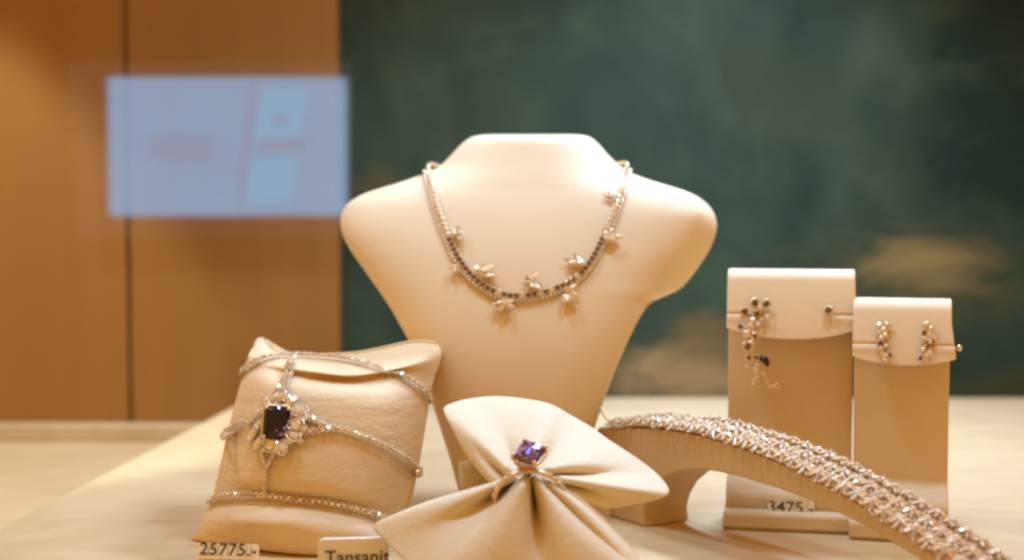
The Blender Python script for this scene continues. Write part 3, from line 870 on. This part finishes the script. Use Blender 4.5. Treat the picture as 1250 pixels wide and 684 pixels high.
LFT = [(1073.5,400,3.6,'d'),(1083.5,398.5,3.4,'g'),(1079,405,3.4,'g'),(1074,409,3.0,'d'),(1081,411,3.4,'g'),(1076,414,3,'d'),(1078.5,420,3.8,'v'),(1082,424,2.6,'g'),(1075,427,2.8,'g'),(1077,432,3,'g'),(1080.5,435,3.2,'d'),(1086,434.5,3,'s'),(1081,441,3,'g')]
lk = [(0,2),(1,2),(2,3),(2,4),(3,5),(4,5),(5,6),(6,7),(6,8),(8,9),(9,10),(10,11),(9,12)]
earring(FL2, 69.0, 'earring', LFT, 'left of the two small drop earrings on the shorter stand', 'drop earrings on the shorter stand', lk)
RGT = [(1130.5,399,3.6,'g'),(1136,404,3.4,'g'),(1128,408,3.2,'s'),(1134.5,410.5,3.4,'d'),(1140,413.5,2.6,'d'),(1130,415,3,'g'),(1135,418,2.8,'d'),(1130.5,423,3.4,'s'),(1137,423,3.6,'s'),(1128,428,2.6,'d'),(1134.5,431.5,3.2,'d'),(1131,436,2.8,'g'),(1122.8,438.5,3.2,'v')]
earring(FL2, 69.0, 'earring', RGT, 'right of the two small drop earrings on the shorter stand', 'drop earrings on the shorter stand', [(0,1),(1,3),(2,3),(3,4),(3,5),(5,6),(6,7),(6,8),(7,9),(8,10),(9,11),(11,12)])
pp = P(1171, 425, 70.2)
pn = empty('pin', pp, 'tiny gold ball ended pin poking out of the shorter stand right edge', 'pin')
q = MB(); q.ball(pp, .16, 0, 10); q.build('pin_head', ['gold'], pn)
q = MB(); q.tube([pp, pp + Vector((-.7, .02, -.02))], .055, 6, 0); q.build('pin_shaft', ['gold'], pn)

# ================================================================== arched ramp with the wide bracelet
O2 = Vector((5.86, 75.3, 0)); dv = Vector((11.4, -18, 0)).normalized(); pv = Vector((-dv.y, dv.x, 0))
def sline(px, py):      # ramp coordinate s and height z of a pixel seen on the ramp's middle plane
    d = ray(px, py); n = pv
    t = (O2 - Vector((0, 0, EYE))).dot(n) / d.dot(n)
    p = Vector((0, 0, EYE)) + d * t
    return (p - O2).dot(dv), p.z
topc = [sline(x, y) for x, y in ((772,519),(800,517.5),(836,519),(880,526),(940,544),(1000,568),(1060,598),(1120,635),(1180,675),(1215,700),(1250,728))]
def topz(s):
    for a, b_ in zip(topc, topc[1:]):
        if s <= b_[0]:
            u = (s - a[0]) / (b_[0] - a[0]); return a[1] + (b_[1] - a[1]) * u
    return topc[-1][1]
W2 = 1.45
rr = empty('bracelet_ramp', O2 + dv * 4, 'brown cream arched display ramp under the wide star bracelet', 'display ramp')
s0 = topc[0][0] - 1.3; s1_ = topc[-1][0]
def th(s): return max(.45, 1.35 - .05 * max(0, s))
def nearS(px, py):
    base = O2 - pv * W2; d = ray(px, py)
    t = (base - Vector((0, 0, EYE))).dot(pv) / d.dot(pv); p = Vector((0, 0, EYE)) + d * t
    return (p - base).dot(dv), p.z
top_ = [(s0, topz(topc[0][0]) - .32), (s0 + .35, topz(topc[0][0]) - .12)] + [(topc[0][0] + (s1_ - topc[0][0]) * i / 30, topz(topc[0][0] + (s1_ - topc[0][0]) * i / 30) - .1) for i in range(31)]
hole = [nearS(x, y) for x, y in ((1180,735),(1120,682),(1060,645),(1000,615),(950,597),(905,583),(880,577),(855,573),(832,575),(812,582),(798,594),(789,610),(785,625),(786,638))]
foot = [(hole[-1][0] + .12, .02), (s0 - .2, .02), (s0 - .35, 1.6), (s0 - .2, 3.2)]
prof = top_ + [(s1_, top_[-1][1] - .6)] + hole + foot
q = MB(); n = len(prof)
vs = []
for w in (-W2, W2): vs += [O2 + dv * s + pv * w + Vector((0, 0, z)) for s, z in prof]
q.add(vs, [[i, (i + 1) % n, n + (i + 1) % n, n + i] for i in range(n)], 0, True)
q.add(vs, [list(range(n)), [n + i for i in range(n)][::-1]], 0, False)
ro = q.build('arch', 'ramp', rr, bevel=.1)
wb = empty('wide_bracelet', O2 + dv * topc[0][0] + Vector((0, 0, topz(topc[0][0]))), 'wide gold bracelet of many sparkling star clusters lying along the ramp', 'bracelet')
# backing
q = MB(); rows = []
s_end = s1_ - .3
for i in range(60):
    s = topc[0][0] + (s_end - topc[0][0]) * i / 59
    rows.append([O2 + dv * s + pv * (W2 * 1.0) * w + Vector((0, 0, topz(s) + .06)) for w in (-1, -.5, 0, .5, 1)])
q.grid(rows); q.build('backing', ['star_gold'], wb, solid=.12)
def star_mb():
    q = MB()
    q.gem((0, 0, .46), (0, 0, 1), .22, 7, 3); q.ball((0, 0, .60), .085, 0, 6)
    for i in range(6):
        w = math.pi / 3 * i
        d = Vector((math.cos(w), math.sin(w), 0))
        q.gem(d * .56 + Vector((0, 0, .28 - .05 * (i % 2))), d * .55 + Vector((0, 0, 1)), .20, 6, (3, 3, 1, 3, 3, 2)[i], d, 1.6, pear=.5)
        q.tube([Vector((0, 0, .05)), d * 1.0 + Vector((0, 0, .10))], .06, 5, 2)
        q.ball(d * 1.0 + Vector((0, 0, .22)), .115, 0, 6)
        d2 = Vector((math.cos(w + math.pi/6), math.sin(w + math.pi/6), 0))
        q.ball(d2 * .36 + Vector((0, 0, .46)), .075, 0, 6)
        q.tube([d2 * .3 + Vector((0, 0, .1)), d2 * .8 + Vector((0, 0, .02))], .05, 5, 1)
    return q
NS = 31; ssrc = None
for i in range(NS):
    for j in range(3):
        s = topc[0][0] + .35 + (s_end - topc[0][0] - .5) * (i + .5 * (j % 2)) / NS
        e = .05; sl = (topz(s + e) - topz(s - e)) / (2 * e)
        t = (dv + Vector((0, 0, sl))).normalized(); n = pv.cross(t); n = n if n.z > 0 else -n
        w = (j - 1) * 1.08 - .16 + random.uniform(-.04, .04)
        c = O2 + dv * s + pv * w + Vector((0, 0, topz(s) + .12 + random.uniform(-.02, .06)))
        n2 = (n + pv * (j - 1) * .28 + Vector((random.uniform(-.16,.16), random.uniform(-.16,.16), 0))).normalized()
        k = .575 * random.uniform(.92, 1.08)
        if i == 0 and j == 0: ssrc = proto('star_cluster', star_mb(), ['star_centre', 'star_gold', 'star_shade', 'star_stone'], wb, place(c, n2, t, k, wb))
        else: copy_under(ssrc, wb, place(c, n2, Quaternion(n2, random.uniform(-.25, .25)) @ t, k, wb))
q = MB(); ts_ = topc[0][0]
pts_ = [P(732, 497, 70), P(737, 508, 70), P(745, 517, 70), P(756, 522, 70.3), O2 + dv * ts_ + pv * -1.0 + Vector((0, 0, topz(ts_) + .1))]
q.tube(resample(pts_, n=24), .035, 5, 0); q.build('tag_thread', ['thread'], wb)

# ================================================================== price tags and name card
def text(body, size, loc, rot, root, name='lettering', mat='ink'):
    c = bpy.data.curves.new(name, 'FONT'); c.body = body; c.size = size * S; c.align_x = 'CENTER'; c.align_y = 'CENTER'; c.extrude = .012 * S
    c.offset = 0.004 * S
    tmp = bpy.data.objects.new(name, c)
    me = bpy.data.meshes.new_from_object(tmp); me.materials.clear(); me.materials.append(M[mat]); bpy.data.objects.remove(tmp); bpy.data.curves.remove(c)
    o = bpy.data.objects.new(name, me); COL.objects.link(o)
    o.parent = root
    o.matrix_local = Matrix.Translation(Vector(loc) * S - wloc(root)) @ rot
    return o
def tilt(rx, rz=0, ry=0):
    return Matrix.Rotation(rz, 4, 'Z') @ Matrix.Rotation(ry, 4, 'Y') @ Matrix.Rotation(rx, 4, 'X')
def price_tag(chars, px0, px1, pyc, hpx_, D, rx, rz, ry, label, text_k, group='digit price tags'):
    c = P((px0 + px1) / 2, pyc, D); w = (px1 - px0) * D / F; h = hpx_ * D / F
    r = empty('price_tag', (c.x, c.y, 0 if D < 66 else .42), label, 'price tag', group)
    rot = tilt(rx, rz, ry)
    widths = [.45 if ch in '.' else (.75 if ch == '-' else 1) for ch in chars]; tot = sum(widths); x = -w / 2
    for ch, wd in zip(chars, widths):
        ww = wd / tot * w
        q = MB()
        loc = [(x + .012, -h/2, -.55), (x + ww - .012, h/2, 0)]
        (x0, y0, z0), (x1, y1, z1) = loc
        cs = [(x0,y0,z0),(x1,y0,z0),(x1,y1,z0),(x0,y1,z0),(x0,y0,z1),(x1,y0,z1),(x1,y1,z1),(x0,y1,z1)]
        q.add([c + (rot.to_3x3() @ Vector(v)) for v in cs], [[0,3,2,1],[4,5,6,7],[0,1,5,4],[1,2,6,5],[2,3,7,6],[3,0,4,7]], 0, False)
        t = q.build('digit_tile', 'tag', r, bevel=.03)
        p = c + rot.to_3x3() @ Vector((x + ww / 2, 0 if ch not in '.' else 0, .016))
        text(ch, h * text_k, p, rot, t, 'digit')
        x += ww
    q = MB()
    cs = [(-w/2-.03,-h/2-.12,-.62),(w/2+.03,-h/2-.12,-.62),(w/2+.03,-h/2-.0,-.62),(-w/2-.03,-h/2,-.62),(-w/2-.03,-h/2-.12,.02),(w/2+.03,-h/2-.12,.02),(w/2+.03,-h/2-.005,.02),(-w/2-.03,-h/2-.005,.02)]
    q.add([c + (rot.to_3x3() @ Vector(v)) for v in cs], [[0,3,2,1],[4,5,6,7],[0,1,5,4],[1,2,6,5],[2,3,7,6],[3,0,4,7]], 0, False)
    q.build('rail', 'tag', r, bevel=.03)
    if D < 66:
        q = MB(); q.box((c.x - w/2 + .2, c.y + .1, .02), (c.x + w/2 - .2, c.y + .5, c.z - h/2 - .05)); q.build('foot', 'tag', r, bevel=.04)
    return r
price_tag('25775.-', 243, 315, 671.5, 16.5, 62.2, math.radians(62), math.radians(1), math.radians(2), 'price tag reading 25775.- in front of the pillow', 1.32)
price_tag('3475.-', 937, 994, 620, 17, 70.55, math.radians(78), -.19, 0, 'price tag reading 3475.- in the groove of the taller stand', 1.22)
# name card
cD = 60.5
cc = P(433, 690, cD)
cd = empty('name_card', (cc.x, cD, 0), 'cream name card reading Tansanit in front of the pillow', 'name card')
tl, tr = P(388, 658, cD), P(474, 655, cD - .1)
q = MB(); pr_ = []
wv = tr - tl
hgt = tl.z - .02
rad = .28
for k in range(7):
    t = math.pi / 2 * k / 6; pr_.append((rad - rad * math.cos(t), hgt - rad + rad * math.sin(t)))
for k in range(7):
    t = math.pi / 2 * k / 6; pr_.append((wv.length - rad + rad * math.sin(t), hgt - rad + rad * math.cos(t)))
pr_ += [(wv.length, 0.02), (0, 0.02)]
n = len(pr_); ux = Vector((wv.x, wv.y, 0)).normalized(); tiltv = Vector((0, .18, 0))
vs = []
for dy in (0, .35): vs += [Vector((tl.x, tl.y, 0)) + ux * x + Vector((0, dy - .12 * (hgt - z), z + (x * .03))) for x, z in pr_]
q.add(vs, [[i, (i + 1) % n, n + (i + 1) % n, n + i] for i in range(n)] + [list(range(n))[::-1], [n + i for i in range(n)]], 0, False)
cb = q.build('card_body', 'card', cd, bevel=.04)
text('Tansanit', .82, P(436, 681, cD - .22), tilt(math.radians(83), 0, math.radians(-1.5)), cd)

# ================================================================== light, world, camera
w = bpy.data.worlds.new('World'); SC.world = w; w.use_nodes = True
bg = w.node_tree.nodes['Background']; bg.inputs['Color'].default_value = (1.0, .53, .13, 1); bg.inputs['Strength'].default_value = .67
def area(name, loc, target, sx, sy, watts, col, spread=None):
    l = bpy.data.lights.new(name, 'AREA'); l.shape = 'RECTANGLE'; l.size = sx * S; l.size_y = sy * S; l.energy = watts; l.color = col
    if spread: l.spread = math.radians(spread)
    o = bpy.data.objects.new(name, l); COL.objects.link(o)
    o.location = Vector(loc) * S
    o.rotation_euler = (Vector(target) - Vector(loc)).to_track_quat('-Z', 'Y').to_euler()
    return o
COOL = (.57, 1.0, 1.68)
area('overhead_light', (-9, 67.5, 53), (-2, 76, 5), 5, 5, .78, COOL)
area('overhead_light', (16, 63, 56), (13, 71, 5), 5, 5, .92, COOL)
area('overhead_light', (-32, 76, 52), (-24, 74, 0), 8, 8, .40, (.70, 1.0, 1.5), 120)  # unseen fill added to brighten the dim left front of the platform
area('overhead_light', (20, 101, 60), (17, 98, 0), 14, 8, 2.55, (.74, 1.05, 1.75), 115)
def spot(loc, target, watts, col, ang, blend):
    l = bpy.data.lights.new('panel_spot', 'SPOT'); l.energy = watts; l.color = col; l.spot_size = math.radians(ang); l.spot_blend = blend; l.shadow_soft_size = .012
    o = bpy.data.objects.new('panel_spot', l); COL.objects.link(o); o.location = Vector(loc) * S
    o.rotation_euler = (Vector(target) - Vector(loc)).to_track_quat('-Z', 'Y').to_euler()
spot((-50, 106, 71), (-50, 106.01, 0), 21, (.84, 1.0, 1.22), 56.4, .22)

cam = bpy.data.cameras.new('Camera'); co = bpy.data.objects.new('Camera', cam); COL.objects.link(co)
co.location = (0, 0, EYE * S); co.rotation_euler = (math.pi / 2 - TH, 0, 0)
cam.lens = 50; cam.sensor_width = 36; cam.clip_start = .02; cam.clip_end = 50
cam.dof.use_dof = True; cam.dof.focus_distance = .655; cam.dof.aperture_fstop = 5.6
SC.camera = co
SC.view_settings.view_transform = 'Standard'; SC.view_settings.look = 'None'; SC.view_settings.exposure = 0; SC.view_settings.gamma = 1
SC.cycles.use_denoising = True
SC.cycles.caustics_reflective = False; SC.cycles.caustics_refractive = False
SC.cycles.pixel_filter_type = 'BLACKMAN_HARRIS'; SC.cycles.filter_width = 2.6
SC.cycles.max_bounces = 10
